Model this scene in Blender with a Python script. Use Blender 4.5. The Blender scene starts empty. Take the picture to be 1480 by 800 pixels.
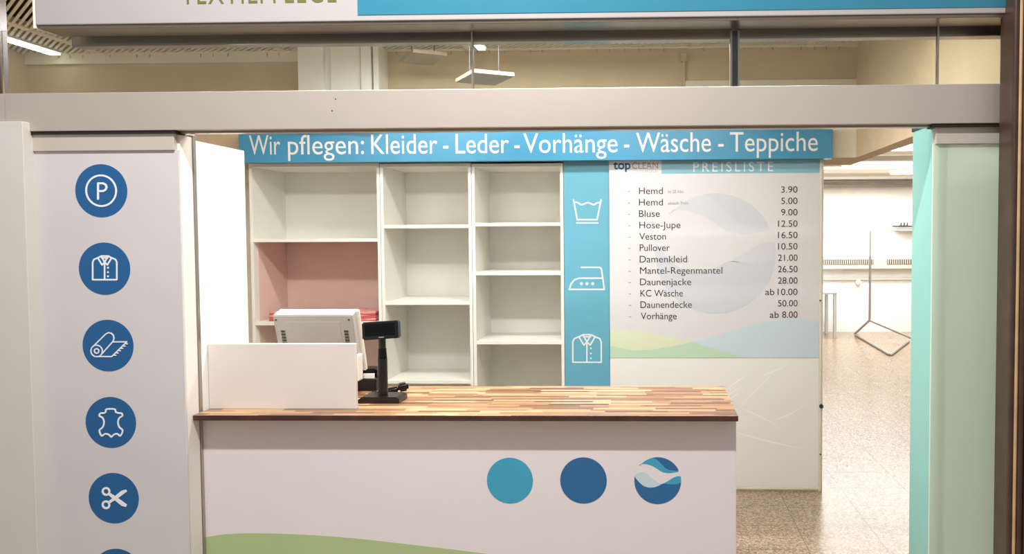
import bpy, bmesh, math, random
from mathutils import Vector, Matrix
random.seed(7)
scene = bpy.context.scene
COL = scene.collection
PI = math.pi

# ------------------------------------------------------------------ camera
W, H, F = 1480, 800, 1200.0
CAM_Z = 1.65
YAW, PITCH, ROLL = 0.02874, 0.04280, 0.00478
PX, PY = 906.7, 392.0                       # where the lens axis meets the picture
fwd = Vector((-math.sin(YAW)*math.cos(PITCH), math.cos(YAW)*math.cos(PITCH), -math.sin(PITCH)))
rgt0 = Vector((math.cos(YAW), math.sin(YAW), 0))
dwn0 = fwd.cross(rgt0)
rgt = rgt0*math.cos(ROLL) + dwn0*math.sin(ROLL)
dwn = dwn0*math.cos(ROLL) - rgt0*math.sin(ROLL)
cam = bpy.data.cameras.new('camera')
cam.sensor_width = 36.0
cam.sensor_fit = 'HORIZONTAL'
cam.lens = 36.0*F/W
cam.shift_x = -(PX - W/2)/W
cam.shift_y = (PY - H/2)/W
cam.clip_start = 0.05
camo = bpy.data.objects.new('camera', cam)
COL.objects.link(camo)
up = -dwn
M = Matrix((rgt, up, -fwd)).transposed().to_4x4()
M.translation = Vector((0, 0, CAM_Z))
camo.matrix_world = M
scene.camera = camo

# ------------------------------------------------------------------ view, world, lights
scene.view_settings.view_transform = 'Standard'
scene.view_settings.look = 'None'
scene.view_settings.gamma = 1.0
scene.view_settings.use_curve_mapping = False
scene.view_settings.exposure = 0.0
world = bpy.data.worlds.new('mall_ambience')
scene.world = world
world.use_nodes = True
bg = world.node_tree.nodes['Background']
bg.inputs['Color'].default_value = (0.985, 0.99, 1.0, 1)
bg.inputs['Strength'].default_value = 0.5

def area(name, loc, sx, sy, power, color=(1, 0.95, 0.88), rot=(0, 0, 0), spread=PI):
    l = bpy.data.lights.new(name, 'AREA')
    l.shape = 'RECTANGLE'
    l.size, l.size_y = sx, sy
    l.energy = power
    l.color = color
    l.spread = spread
    o = bpy.data.objects.new(name, l)
    o.location = loc
    o.rotation_euler = rot
    COL.objects.link(o)
    return o

# ceiling lamp row of the mall passage, in front of the shop
area('mall_lamp', (-0.7, 1.55, 4.0), 1.0, 0.10, 180, (0.97, 0.98, 1.0))
# fluorescent rows under the shop's louvre ceiling
area('shop_lamp', (-1.9, 3.6, 2.60), 1.2, 0.16, 28, (1, 0.99, 0.98))
area('shop_lamp', (-0.85, 4.35, 2.77), 1.6, 0.16, 44, (0.99, 0.99, 0.99))  # further row, added to brighten the shelves
area('shop_lamp', (0.15, 3.6, 2.60), 1.2, 0.16, 27, (0.98, 0.99, 1.0))
for x in (-1.9, 0.15):      # unseen uplights added to brighten the louvre slats
    area('louvre_fill_light', (x, 3.6, 2.66), 1.2, 0.16, 14, (1, 0.96, 0.9), rot=(PI, 0, 0))
# lamp rows of the back room
for y in (6.9, 8.6, 10.6, 12.2):
    area('back_room_lamp', (3.0, y, 2.42), 3.6, 0.3, 38, (0.96, 0.98, 1.0))
area('back_room_lamp', (3.0, 13.2, 2.42), 3.6, 0.3, 110, (0.98, 0.99, 1.0))  # row without a fixture, added to wash the far wall white
for y in (7.8, 11.0):          # uplights without fixtures, added to lift the dark ceiling
    area('back_ceiling_fill_light', (3.2, y, 2.05), 3.2, 0.3, 34, (1, 0.98, 0.94), rot=(PI, 0, 0))

# ------------------------------------------------------------------ helpers
def at(px, py, Y):
    """point of the photograph's ray at depth Y: (X, Z)"""
    d = fwd*F + rgt*(px - PX) + dwn*(py - PY)
    t = Y/d.y
    return d.x*t, CAM_Z + d.z*t

def lin(c):
    return tuple(((v/255)/12.92 if v/255 <= 0.04045 else ((v/255 + 0.055)/1.055)**2.4) for v in c) + (1,)

def mat(name, rgb, rough=0.5, metal=0.0, spec=0.5, var=0.03, scale=6.0, bump=0.0, bscale=80.0, coat=0.0, trans=0.0, emis=0.0):
    m = bpy.data.materials.new(name)
    m.use_nodes = True
    nt = m.node_tree
    b = nt.nodes['Principled BSDF']
    b.inputs['Roughness'].default_value = rough
    b.inputs['Metallic'].default_value = metal
    b.inputs['Specular IOR Level'].default_value = spec
    b.inputs['Coat Weight'].default_value = coat
    b.inputs['Coat Roughness'].default_value = 0.08
    b.inputs['Transmission Weight'].default_value = trans
    c = lin(rgb)
    tc = nt.nodes.new('ShaderNodeTexCoord')
    nz = nt.nodes.new('ShaderNodeTexNoise')
    nz.inputs['Scale'].default_value = scale
    nz.inputs['Detail'].default_value = 3
    nt.links.new(tc.outputs['Object'], nz.inputs['Vector'])
    rp = nt.nodes.new('ShaderNodeValToRGB')
    rp.color_ramp.elements[0].position = 0.3
    rp.color_ramp.elements[1].position = 0.7
    rp.color_ramp.elements[0].color = tuple(max(0, v*(1 - var)) for v in c[:3]) + (1,)
    rp.color_ramp.elements[1].color = tuple(min(1, v*(1 + var)) for v in c[:3]) + (1,)
    nt.links.new(nz.outputs['Fac'], rp.inputs['Fac'])
    nt.links.new(rp.outputs['Color'], b.inputs['Base Color'])
    if bump:
        n2 = nt.nodes.new('ShaderNodeTexNoise')
        n2.inputs['Scale'].default_value = bscale
        nt.links.new(tc.outputs['Object'], n2.inputs['Vector'])
        bp = nt.nodes.new('ShaderNodeBump')
        bp.inputs['Strength'].default_value = bump
        bp.inputs['Distance'].default_value = 0.002
        nt.links.new(n2.outputs['Fac'], bp.inputs['Height'])
        nt.links.new(bp.outputs['Normal'], b.inputs['Normal'])
    if emis:
        b.inputs['Emission Color'].default_value = c
        b.inputs['Emission Strength'].default_value = emis
    return m

class MB:
    """collects shapes, links them as one mesh object"""
    def __init__(s):
        s.bm = bmesh.new()
        s.k = 0
    def box(s, x0, x1, y0, y1, z0, z1, bev=0.0, seg=2):
        t = bmesh.new()
        bmesh.ops.create_cube(t, size=1)
        for v in t.verts:
            v.co = Vector(((x0+x1)/2 + v.co.x*(x1-x0), (y0+y1)/2 + v.co.y*(y1-y0), (z0+z1)/2 + v.co.z*(z1-z0)))
        if bev:
            bmesh.ops.bevel(t, geom=t.edges[:], offset=bev, segments=seg, affect='EDGES', profile=0.5)
        s.add(t)
        return s
    def add(s, t, mtx=None):
        if mtx is not None:
            bmesh.ops.transform(t, matrix=mtx, verts=t.verts)
        me = bpy.data.meshes.new('tmp')
        t.to_mesh(me)
        t.free()
        s.bm.from_mesh(me)
        bpy.data.meshes.remove(me)
    def cyl(s, p, q, r, r2=None, n=20, bev=0.0):
        p, q = Vector(p), Vector(q)
        d = q - p
        t = bmesh.new()
        bmesh.ops.create_cone(t, cap_ends=True, segments=n, radius1=r, radius2=r if r2 is None else r2, depth=d.length)
        if bev:
            bmesh.ops.bevel(t, geom=[e for e in t.edges if len(e.link_faces) == 2 and any(len(f.verts) > 4 for f in e.link_faces)], offset=bev, segments=2, affect='EDGES')
        s.add(t, Matrix.Translation((p+q)/2) @ d.to_track_quat('Z', 'Y').to_matrix().to_4x4())
        return s
    def tube(s, pts, r, n=10):
        """one continuous bent tube through pts"""
        pts = [Vector(p) for p in pts]
        rings = []
        for i, p in enumerate(pts):
            a = pts[max(i-1, 0)]
            b = pts[min(i+1, len(pts)-1)]
            d = (b - a).normalized()
            u = d.orthogonal().normalized() if i == 0 else (rings_u - d*rings_u.dot(d)).normalized()
            rings_u = u
            v = d.cross(u)
            rings.append([s.bm.verts.new(p + (u*math.cos(2*PI*k/n) + v*math.sin(2*PI*k/n))*r) for k in range(n)])
        for A, B in zip(rings, rings[1:]):
            for k in range(n):
                s.bm.faces.new((A[k], A[(k+1) % n], B[(k+1) % n], B[k]))
        s.bm.faces.new(rings[0][::-1])
        s.bm.faces.new(rings[-1])
        return s
    def prism(s, pts, y0, y1):
        """(x,z) outline extruded from y0 (front) to y1"""
        a = [s.bm.verts.new((x, y0, z)) for x, z in pts]
        b = [s.bm.verts.new((x, y1, z)) for x, z in pts]
        n = len(pts)
        fs = [s.bm.faces.new(a), s.bm.faces.new(b[::-1])]
        for i in range(n):
            fs.append(s.bm.faces.new((a[i], b[i], b[(i+1) % n], a[(i+1) % n])))
        return s
    def stroke(s, pts, w, y0, y1, closed=False):
        if closed:
            pts = list(pts) + [pts[0]]
        for (ax, az), (bx, bz) in zip(pts, pts[1:]):
            d = Vector((bx-ax, bz-az))
            if d.length < 1e-9:
                continue
            n = Vector((-d.y, d.x)).normalized()*w/2
            s.k += 1
            s.prism([(ax+n.x, az+n.y), (bx+n.x, bz+n.y), (bx-n.x, bz-n.y), (ax-n.x, az-n.y)], y0-s.k*8e-6, y1)
        for x, z in pts:
            s.k += 1
            s.disc(x, z, w/2, y0-s.k*8e-6, y1, 10)
        return s
    def disc(s, x, z, r, y0, y1, n=48):
        return s.prism([(x + r*math.cos(2*PI*k/n), z + r*math.sin(2*PI*k/n)) for k in range(n)], y0, y1)
    def quad(s, *p):
        s.bm.faces.new([s.bm.verts.new(q) for q in p])
        return s
    def build(s, name, m, parent=None, smooth=False, base=None):
        bmesh.ops.recalc_face_normals(s.bm, faces=s.bm.faces[:])
        me = bpy.data.meshes.new(name)
        b = base
        if parent is not None:
            b = wloc(parent)
        if b is not None:
            bmesh.ops.translate(s.bm, verts=s.bm.verts[:], vec=-Vector(b))
        s.bm.to_mesh(me)
        s.bm.free()
        me.materials.append(m)
        if smooth:
            for p in me.polygons:
                p.use_smooth = True
            try:
                me.set_sharp_from_angle(angle=math.radians(40))
            except Exception:
                pass
        o = bpy.data.objects.new(name, me)
        COL.objects.link(o)
        if parent is not None:
            o.parent = parent
        elif base is not None:
            o.location = base
        return o

def wloc(o):
    v = Vector(o.location)
    while o.parent:
        o = o.parent
        v += Vector(o.location)
    return v

def tag(o, label, cat, group=None):
    o['label'] = label
    o['category'] = cat
    if group:
        o['group'] = group
    return o

def thing(name, label, cat, loc, group=None):
    o = bpy.data.objects.new(name, None)
    o.empty_display_size = 0.1
    o.location = loc
    COL.objects.link(o)
    return tag(o, label, cat, group)

def struct(name, mb, m, label=None, cat=None, parent=None, smooth=False):
    o = mb.build(name, m, parent, smooth)
    if parent is None:
        o['kind'] = 'structure'
        if label:
            tag(o, label, cat)
    return o

TEXT = []
def text(name, body, parent, m, Y, x0, x1, ytop, ybase, space=1.0, bold=0.0, ref='ink', label=None):
    """lettering fitted into a picture box at depth Y. ref 'ink': ytop..ybase is the whole ink; 'cap': cap height"""
    def mk(t, off):
        c = bpy.data.curves.new('tmp', 'FONT')
        c.body = t
        c.size = 1
        c.space_character = space
        c.offset = off
        c.resolution_u = 5
        o = bpy.data.objects.new('tmp', c)
        COL.objects.link(o)
        bpy.context.view_layer.update()
        me = bpy.data.meshes.new_from_object(o.evaluated_get(bpy.context.evaluated_depsgraph_get()))
        bpy.data.objects.remove(o)
        bpy.data.curves.remove(c)
        return me
    me = mk(body, bold)
    xs = [v.co.x for v in me.vertices]
    ys = [v.co.y for v in me.vertices]
    if ref == 'cap':
        r = mk('H', bold)
        lo, hi = 0.0, max(v.co.y for v in r.vertices)
        bpy.data.meshes.remove(r)
    else:
        lo, hi = min(ys), max(ys)
    xm, ym = (x0+x1)/2, (ytop+ybase)/2
    wx0, wx1 = at(x0, ym, Y)[0], at(x1, ym, Y)[0]
    wz0, wz1 = at(xm, ybase, Y)[1], at(xm, ytop, Y)[1]
    sx = (wx1-wx0)/(max(xs)-min(xs))
    sz = (wz1-wz0)/(hi-lo)
    mx = min(xs)
    b = wloc(parent)
    for v in me.vertices:
        v.co = Vector((wx0 + (v.co.x-mx)*sx, Y, wz0 + (v.co.y-lo)*sz)) - b
    bm = bmesh.new()
    bm.from_mesh(me)
    r = bmesh.ops.extrude_face_region(bm, geom=bm.faces[:])
    bmesh.ops.translate(bm, verts=[g for g in r['geom'] if isinstance(g, bmesh.types.BMVert)], vec=(0, 0.0003, 0))
    bmesh.ops.recalc_face_normals(bm, faces=bm.faces[:])
    bm.to_mesh(me)
    bm.free()
    me.materials.clear()
    me.materials.append(m)
    o = bpy.data.objects.new(name, me)
    COL.objects.link(o)
    o.parent = parent
    if label:
        o['label'] = label
    return o

def cr(pts, k=6, closed=False):
    """smooth curve through 2-D points"""
    P = list(pts)
    n = len(P)
    out = []
    for i in range(n if closed else n-1):
        g = (lambda j: P[j % n]) if closed else (lambda j: P[min(max(j, 0), n-1)])
        p0, p1, p2, p3 = g(i-1), g(i), g(i+1), g(i+2)
        for s in range(k):
            t = s/k
            out.append(tuple(0.5*(2*p1[a] + (p2[a]-p0[a])*t + (2*p0[a]-5*p1[a]+4*p2[a]-p3[a])*t*t + (3*p1[a]-p0[a]-3*p2[a]+p3[a])*t**3) for a in (0, 1)))
    if not closed:
        out.append(P[-1])
    return out

# ------------------------------------------------------------------ materials
white_wall = mat('white_wall_paint', (246, 243, 234), 0.7, bump=0.1)
back_wall_m = mat('back_room_paint', (240, 238, 232), 0.7, bump=0.1)
tan_paint = mat('tan_bulkhead_paint', (208, 188, 156), 0.75, var=0.05, bump=0.15)
beam_m = mat('beige_beam_paint', (222, 212, 196), 0.7, bump=0.1)
cream_paint = mat('cream_paint', (230, 224, 206), 0.7, bump=0.1)
fascia_m = mat('satin_metal_fascia', (196, 184, 172), 0.42, metal=0.55, var=0.015)
lam_white = mat('white_laminate', (226, 220, 206), 0.45, var=0.015)
shelf_m = mat('shelf_laminate', (234, 232, 222), 0.45, var=0.015)
pink_m = mat('pink_bounce_tint', (228, 200, 190), 0.5, var=0.02)
part_white = mat('partition_white', (240, 238, 234), 0.4, var=0.01)
film_white = mat('white_film_on_glass', (200, 193, 191), 0.22, var=0.015, coat=0.3)
panel_side = mat('pale_edge_panel', (222, 214, 204), 0.4, var=0.015)
counter_white = mat('counter_front_laminate', (218, 208, 207), 0.35, var=0.01)
screen_white = mat('screen_board_laminate', (214, 204, 194), 0.5, var=0.02)
front_grey = mat('pale_grey_front_panel', (202, 195, 186), 0.45, var=0.015)
alu = mat('brushed_aluminium', (176, 168, 158), 0.3, metal=0.9, var=0.06)
alu_dark = mat('brown_grey_aluminium', (146, 132, 118), 0.28, metal=0.8, var=0.05)
cap_m = mat('anodised_cap', (196, 186, 174), 0.4, metal=0.25, var=0.02)
black_m = mat('black_plastic', (10, 10, 10), 0.3, var=0.1)
black_gloss = mat('black_gloss', (4, 4, 5), 0.12, spec=0.25, var=0.0)
track_m = mat('black_track', (14, 12, 11), 0.6)
icon_blue = mat('icon_blue', (24, 86, 136), 0.35, var=0.02)
icon_white = mat('icon_white', (226, 226, 226), 0.4, var=0.0)
teal = mat('teal_print', (58, 150, 178), 0.35, var=0.02)
deep_blue = mat('deep_blue_print', (36, 94, 140), 0.35, var=0.02)
pale_blue = mat('pale_blue_print', (186, 202, 208), 0.35, var=0.02)
green_m = mat('hill_green_print', (166, 182, 130), 0.35, var=0.02)
banner_blue = mat('banner_blue', (62, 142, 178), 0.3, var=0.03, coat=0.15)
strip_blue = mat('strip_blue', (100, 168, 190), 0.35, var=0.02)
sign_blue = mat('sign_blue', (44, 116, 138), 0.3, var=0.02, coat=0.2)
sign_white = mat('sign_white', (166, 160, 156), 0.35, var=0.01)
olive = mat('olive_letters', (96, 98, 46), 0.4)
letter_white = mat('banner_letter_white', (226, 224, 222), 0.35, var=0.0)
price_white = mat('price_board_white', (216, 215, 215), 0.4, var=0.006)
ink = mat('dark_ink', (44, 40, 42), 0.5)
ink_grey = mat('grey_ink', (140, 136, 134), 0.5)
ink_pale = mat('pale_ink', (188, 184, 180), 0.5)
head_blue = mat('price_header_blue', (130, 180, 196), 0.4, var=0.01)
wave_yg = mat('wave_yellow_green', (216, 224, 192), 0.4, var=0.01)
wave_g = mat('wave_green', (190, 216, 190), 0.4, var=0.01)
wave_b = mat('wave_blue', (198, 216, 224), 0.4, var=0.01)
wm1 = mat('watermark_grey_blue', (201, 205, 211), 0.4, var=0.004)
wm2 = mat('watermark_pale_blue', (206, 209, 212), 0.4, var=0.004)
grass_board = mat('grass_board', (236, 234, 229), 0.4, var=0.012, scale=3)
grass_white = mat('grass_blade_white', (246, 245, 242), 0.4, var=0.0)
mint_m = mat('mint_film', (124, 178, 168), 0.35, var=0.015)
dark_wood = mat('dark_bronze_frame', (66, 46, 36), 0.35, var=0.2, scale=14)
light_brown = mat('light_bronze_bead', (196, 160, 118), 0.35, var=0.12, scale=14)
tan_jamb = mat('tan_jamb', (196, 170, 128), 0.5, var=0.06)
edge_wood = mat('dark_oiled_edge', (64, 36, 28), 0.4, var=0.3, scale=9)
table_grey = mat('table_grey_white', (196, 195, 193), 0.5)
steel = mat('chromed_steel', (176, 172, 166), 0.4, metal=0.6, var=0.03)
grille_m = mat('grille_beige', (206, 198, 182), 0.5)
grille_dark = mat('grille_dark', (92, 82, 70), 0.6)
pos_m = mat('terminal_grey', (172, 169, 162), 0.45, var=0.02)
pos_dark = mat('terminal_vent_dark', (70, 66, 60), 0.5)
red_m = mat('red_net', (196, 84, 84), 0.7, var=0.2, scale=40)
rose_m = mat('rose_net', (226, 160, 152), 0.7, var=0.15, scale=40)
lamp_m = mat('lamp_diffuser', (255, 250, 238), 0.5, emis=5.0)
lamp_off = mat('unlit_board', (160, 146, 126), 0.5)
slat_m = mat('louvre_slat', (232, 224, 204), 0.5)
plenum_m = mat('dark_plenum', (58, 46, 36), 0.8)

def floor_material():
    m = bpy.data.materials.new('speckled_vinyl_tiles')
    m.use_nodes = True
    nt = m.node_tree
    N, L = nt.nodes, nt.links
    b = N['Principled BSDF']
    tc = N.new('ShaderNodeTexCoord')
    vo = N.new('ShaderNodeTexVoronoi'); vo.inputs['Scale'].default_value = 120
    L.new(tc.outputs['Object'], vo.inputs['Vector'])
    r1 = N.new('ShaderNodeValToRGB')
    e = r1.color_ramp.elements
    e[0].position, e[0].color = 0.0, lin((112, 92, 72))
    e[1].position, e[1].color = 1.0, lin((186, 166, 140))
    x = e.new(0.5); x.color = lin((150, 126, 100))
    sp = N.new('ShaderNodeSeparateColor')
    L.new(vo.outputs['Color'], sp.inputs['Color'])
    L.new(sp.outputs['Red'], r1.inputs['Fac'])
    nz = N.new('ShaderNodeTexNoise'); nz.inputs['Scale'].default_value = 1.3; nz.inputs['Detail'].default_value = 5
    L.new(tc.outputs['Object'], nz.inputs['Vector'])
    mx = N.new('ShaderNodeMix'); mx.data_type = 'RGBA'; mx.blend_type = 'MULTIPLY'; mx.inputs['Factor'].default_value = 0.35
    r2 = N.new('ShaderNodeValToRGB')
    r2.color_ramp.elements[0].position = 0.3; r2.color_ramp.elements[0].color = (0.7, 0.68, 0.64, 1)
    r2.color_ramp.elements[1].position = 0.7; r2.color_ramp.elements[1].color = (1, 1, 1, 1)
    L.new(nz.outputs['Fac'], r2.inputs['Fac'])
    L.new(r1.outputs['Color'], mx.inputs['A']); L.new(r2.outputs['Color'], mx.inputs['B'])
    br = N.new('ShaderNodeTexBrick')
    br.offset = 0.0
    br.inputs['Scale'].default_value = 1.0
    br.inputs['Brick Width'].default_value = 0.41
    br.inputs['Row Height'].default_value = 0.36
    br.inputs['Mortar Size'].default_value = 0.0022
    br.inputs['Mortar Smooth'].default_value = 0.0
    L.new(tc.outputs['Object'], br.inputs['Vector'])
    m2 = N.new('ShaderNodeMix'); m2.data_type = 'RGBA'
    m2.inputs['B'].default_value = lin((104, 84, 66))
    L.new(br.outputs['Fac'], m2.inputs['Factor'])
    L.new(mx.outputs['Result'], m2.inputs['A'])
    L.new(m2.outputs['Result'], b.inputs['Base Color'])
    b.inputs['Roughness'].default_value = 0.24
    b.inputs['Specular IOR Level'].default_value = 0.6
    bp = N.new('ShaderNodeBump'); bp.inputs['Strength'].default_value = 0.06; bp.inputs['Distance'].default_value = 0.003
    L.new(nz.outputs['Fac'], bp.inputs['Height'])
    L.new(bp.outputs['Normal'], b.inputs['Normal'])
    return m

def wood_material():
    """butcher block: rows of short staves, each stave its own brown, fine grain along it"""
    m = bpy.data.materials.new('walnut_butcher_block')
    m.use_nodes = True
    nt = m.node_tree
    N, L = nt.nodes, nt.links
    b = N['Principled BSDF']
    tc = N.new('ShaderNodeTexCoord')
    sep = N.new('ShaderNodeSeparateXYZ')
    L.new(tc.outputs['Object'], sep.inputs[0])
    def math_n(op, a, bb=None):
        n = N.new('ShaderNodeMath'); n.operation = op
        for i, v in enumerate((a, bb)):
            if v is None: continue
            if isinstance(v, (int, float)): n.inputs[i].default_value = v
            else: L.new(v, n.inputs[i])
        return n.outputs[0]
    row = math_n('FLOOR', math_n('DIVIDE', math_n('ADD', sep.outputs['Y'], sep.outputs['Z']), 0.027))
    wn = N.new('ShaderNodeTexWhiteNoise'); wn.noise_dimensions = '1D'
    L.new(row, wn.inputs['W'])
    col = math_n('FLOOR', math_n('ADD', math_n('DIVIDE', sep.outputs['X'], 0.24), math_n('MULTIPLY', wn.outputs['Value'], 7.3)))
    cb = N.new('ShaderNodeCombineXYZ')
    L.new(row, cb.inputs[0]); L.new(col, cb.inputs[1])
    w2 = N.new('ShaderNodeTexWhiteNoise'); w2.noise_dimensions = '2D'
    L.new(cb.outputs[0], w2.inputs['Vector'])
    rp = N.new('ShaderNodeValToRGB')
    e = rp.color_ramp.elements
    e[0].position, e[0].color = 0.0, lin((98, 66, 46))
    e[1].position, e[1].color = 1.0, lin((206, 168, 124))
    a = e.new(0.35); a.color = lin((140, 100, 70))
    a = e.new(0.7); a.color = lin((176, 134, 94))
    L.new(w2.outputs['Value'], rp.inputs['Fac'])
    mp = N.new('ShaderNodeMapping'); mp.inputs['Scale'].default_value = (6, 160, 160)
    L.new(tc.outputs['Object'], mp.inputs['Vector'])
    nz = N.new('ShaderNodeTexNoise'); nz.inputs['Scale'].default_value = 1.0; nz.inputs['Detail'].default_value = 6
    L.new(mp.outputs[0], nz.inputs['Vector'])
    r2 = N.new('ShaderNodeValToRGB')
    r2.color_ramp.elements[0].position = 0.3; r2.color_ramp.elements[0].color = (0.5, 0.42, 0.36, 1)
    r2.color_ramp.elements[1].position = 0.65; r2.color_ramp.elements[1].color = (1, 1, 1, 1)
    L.new(nz.outputs['Fac'], r2.inputs['Fac'])
    mx = N.new('ShaderNodeMix'); mx.data_type = 'RGBA'; mx.blend_type = 'MULTIPLY'; mx.inputs['Factor'].default_value = 0.6
    L.new(rp.outputs['Color'], mx.inputs['A']); L.new(r2.outputs['Color'], mx.inputs['B'])
    L.new(mx.outputs['Result'], b.inputs['Base Color'])
    b.inputs['Roughness'].default_value = 0.34
    return m

def glass_material():
    m = bpy.data.materials.new('clear_glass')
    m.use_nodes = True
    nt = m.node_tree
    N, L = nt.nodes, nt.links
    N.remove(N['Principled BSDF'])
    tr = N.new('ShaderNodeBsdfTransparent'); tr.inputs['Color'].default_value = (0.93, 0.95, 0.93, 1)
    gl = N.new('ShaderNodeBsdfGlossy'); gl.inputs['Roughness'].default_value = 0.02
    fr = N.new('ShaderNodeFresnel'); fr.inputs['IOR'].default_value = 1.45
    mx = N.new('ShaderNodeMixShader')
    L.new(fr.outputs[0], mx.inputs[0]); L.new(tr.outputs[0], mx.inputs[1]); L.new(gl.outputs[0], mx.inputs[2])
    L.new(mx.outputs[0], N['Material Output'].inputs['Surface'])
    return m

def frosted_material():
    m = bpy.data.materials.new('frosted_green_glass')
    m.use_nodes = True
    nt = m.node_tree
    N, L = nt.nodes, nt.links
    N.remove(N['Principled BSDF'])
    tc = N.new('ShaderNodeTexCoord')
    nz = N.new('ShaderNodeTexNoise'); nz.inputs['Scale'].default_value = 900
    L.new(tc.outputs['Object'], nz.inputs['Vector'])
    bp = N.new('ShaderNodeBump'); bp.inputs['Strength'].default_value = 0.15; bp.inputs['Distance'].default_value = 0.001
    L.new(nz.outputs['Fac'], bp.inputs['Height'])
    df = N.new('ShaderNodeBsdfDiffuse'); df.inputs['Color'].default_value = lin((226, 240, 220))
    tl = N.new('ShaderNodeBsdfTranslucent'); tl.inputs['Color'].default_value = lin((236, 242, 228))
    gl = N.new('ShaderNodeBsdfGlossy'); gl.inputs['Roughness'].default_value = 0.3
    rf = N.new('ShaderNodeBsdfRefraction'); rf.inputs['Color'].default_value = lin((216, 224, 210)); rf.inputs['Roughness'].default_value = 0.35; rf.inputs['IOR'].default_value = 1.05
    for q in (df, tl, gl): L.new(bp.outputs['Normal'], q.inputs['Normal'])
    a = N.new('ShaderNodeMixShader'); a.inputs[0].default_value = 0.42
    L.new(df.outputs[0], a.inputs[1]); L.new(tl.outputs[0], a.inputs[2])
    a2 = N.new('ShaderNodeMixShader'); a2.inputs[0].default_value = 0.2
    L.new(a.outputs[0], a2.inputs[1]); L.new(rf.outputs[0], a2.inputs[2])
    c = N.new('ShaderNodeMixShader'); c.inputs[0].default_value = 0.05
    L.new(a2.outputs[0], c.inputs[1]); L.new(gl.outputs[0], c.inputs[2])
    L.new(c.outputs[0], N['Material Output'].inputs['Surface'])
    return m

floor_m, wood_m, glass_m, frosted_m = floor_material(), wood_material(), glass_material(), frosted_material()

# ------------------------------------------------------------------ the setting
YF = 3.00           # shop front plane
YS = 5.34           # front of the shelves
YB = 14.2           # back wall of the room behind
XC = at(1237, 228, YS)[0]        # inner corner of the bulkhead on the right
ZB = at(1220, 228, YS)[1]        # underside of the bulkhead
ZL = at(700, 73, YS)[1]          # louvre ceiling
ZF = 2.58           # back room ceiling
XL, XR = -4.05, 6.0
struct('floor', MB().box(XL-1.5, XR+0.1, -3.0, YB+0.1, -0.1, 0.0), floor_m, 'speckled beige vinyl tile floor of the shop and the room behind', 'floor')
struct('wall_back', MB().box(XL, XR, YB, YB+0.1, 0, 3.1), back_wall_m, 'bright white far wall of the room behind the shop', 'wall')
struct('wall_right', MB().box(XR, XR+0.1, 3.1, YB+0.1, 0, 3.1), back_wall_m)
struct('wall_left', MB().box(XL-0.1, XL, 2.96, YB+0.1, 0, 3.1), tan_paint)
struct('wall_rear', MB().box(XL, at(1150, 500, 5.95)[0], 5.90, 6.0, 0, ZF), white_wall)
xs_ = at(39, 200, 2.98)[0]
struct('wall_front_left', MB().box(XL-0.1, xs_-0.004, 2.965, 3.09, 0, 2.075, 0.002), front_grey, 'pale grey wall panel at the left edge of the shop front', 'wall')
struct('wall_front_right', MB().box(1.62, XR, 2.98, 3.1, 0, 3.1), white_wall)

# tan bulkhead round the louvre ceiling, cream strip on top painting in its lit band, ledge below on the right
bk = MB().box(XL, XC+0.10, YS, YS+0.56, ZB, ZL+0.25)
struct('wall_bulkhead_back', bk, tan_paint, 'tan bulkhead wall above the shelves under the louvre ceiling', 'wall')
struct('wall_bulkhead_right', MB().box(XC, XC+0.10, 3.13, YS, ZB, ZL+0.25), tan_paint, 'tan side bulkhead running forward above the passage on the right', 'wall')
zc0 = at(250, 92, YS)[1]
struct('lit_band_strip', MB().box(XL, at(434, 85, YS)[0], YS-0.03, YS, zc0, at(250, 79, YS)[1], 0.004), cream_paint, 'cream strip painting in the lit band along the top of the tan bulkhead', 'light strip')
struct('trim_2', MB().box(at(990, 118, YS)[0], XC, YS-0.02, YS, ZB+0.0, at(1100, 116, YS)[1], 0.003), cream_paint)
# column boxed in front of the bulkhead, standing above the shelves
cx0, cx1 = at(433, 100, 5.2)[0], at(523, 100, 5.2)[0]
zt = at(500, 186, 5.2)[1]
cm = MB().box(cx0, at(470, 100, 5.2)[0], 5.17, YS, zt, ZL+0.2, 0.004)
cm.box(at(468, 100, 5.2)[0], at(481, 100, 5.2)[0], 5.20, YS, zt, ZL+0.2)
cm.box(at(480, 100, 5.2)[0], cx1, 5.17, YS, zt, ZL+0.2, 0.004)
struct('wall_column', cm, white_wall, 'cream boxed column with a groove above the left shelves', 'column')
struct('trim_3', MB().box(at(525, 100, 5.2)[0], at(540, 100, 5.2)[0], 5.15, YS, zt, ZL+0.2, 0.003).box(at(543, 100, 5.2)[0], at(551, 100, 5.2)[0], 5.15, YS, zt, ZL+0.2, 0.003), white_wall, 'white vertical duct beside the cream column', 'duct')

# louvre ceiling: diagonal slats in frames under a dark plenum
lv = MB()
y0, y1 = 3.14, YS-0.02
for i in range(172):                                     # flat diagonal strips with open gaps
    q = XL + i*0.045
    a, b = Vector((q, y0)), Vector((q - (y1-y0), y1))
    if b.x < XL: b = Vector((XL, y0 + q - XL))
    if a.x > XC: a = Vector((XC, y0 + q - XC))
    if (b-a).length < 0.06 or a.y >= y1: continue
    n = Vector((1, 1)).normalized()*0.0075
    lo = [lv.bm.verts.new((v.x, v.y, ZL+0.004)) for v in (a+n, b+n, b-n, a-n)]
    hi = [lv.bm.verts.new((v.x, v.y, ZL+0.009)) for v in (a+n, b+n, b-n, a-n)]
    lv.bm.faces.new(lo); lv.bm.faces.new(hi[::-1])
    for k in range(4): lv.bm.faces.new((lo[k], lo[(k+1) % 4], hi[(k+1) % 4], hi[k]))
lo_ = struct('ceiling_louvre', lv, slat_m, 'cream diagonal slat louvre ceiling inside the shop', 'ceiling')
fr = MB()
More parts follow.
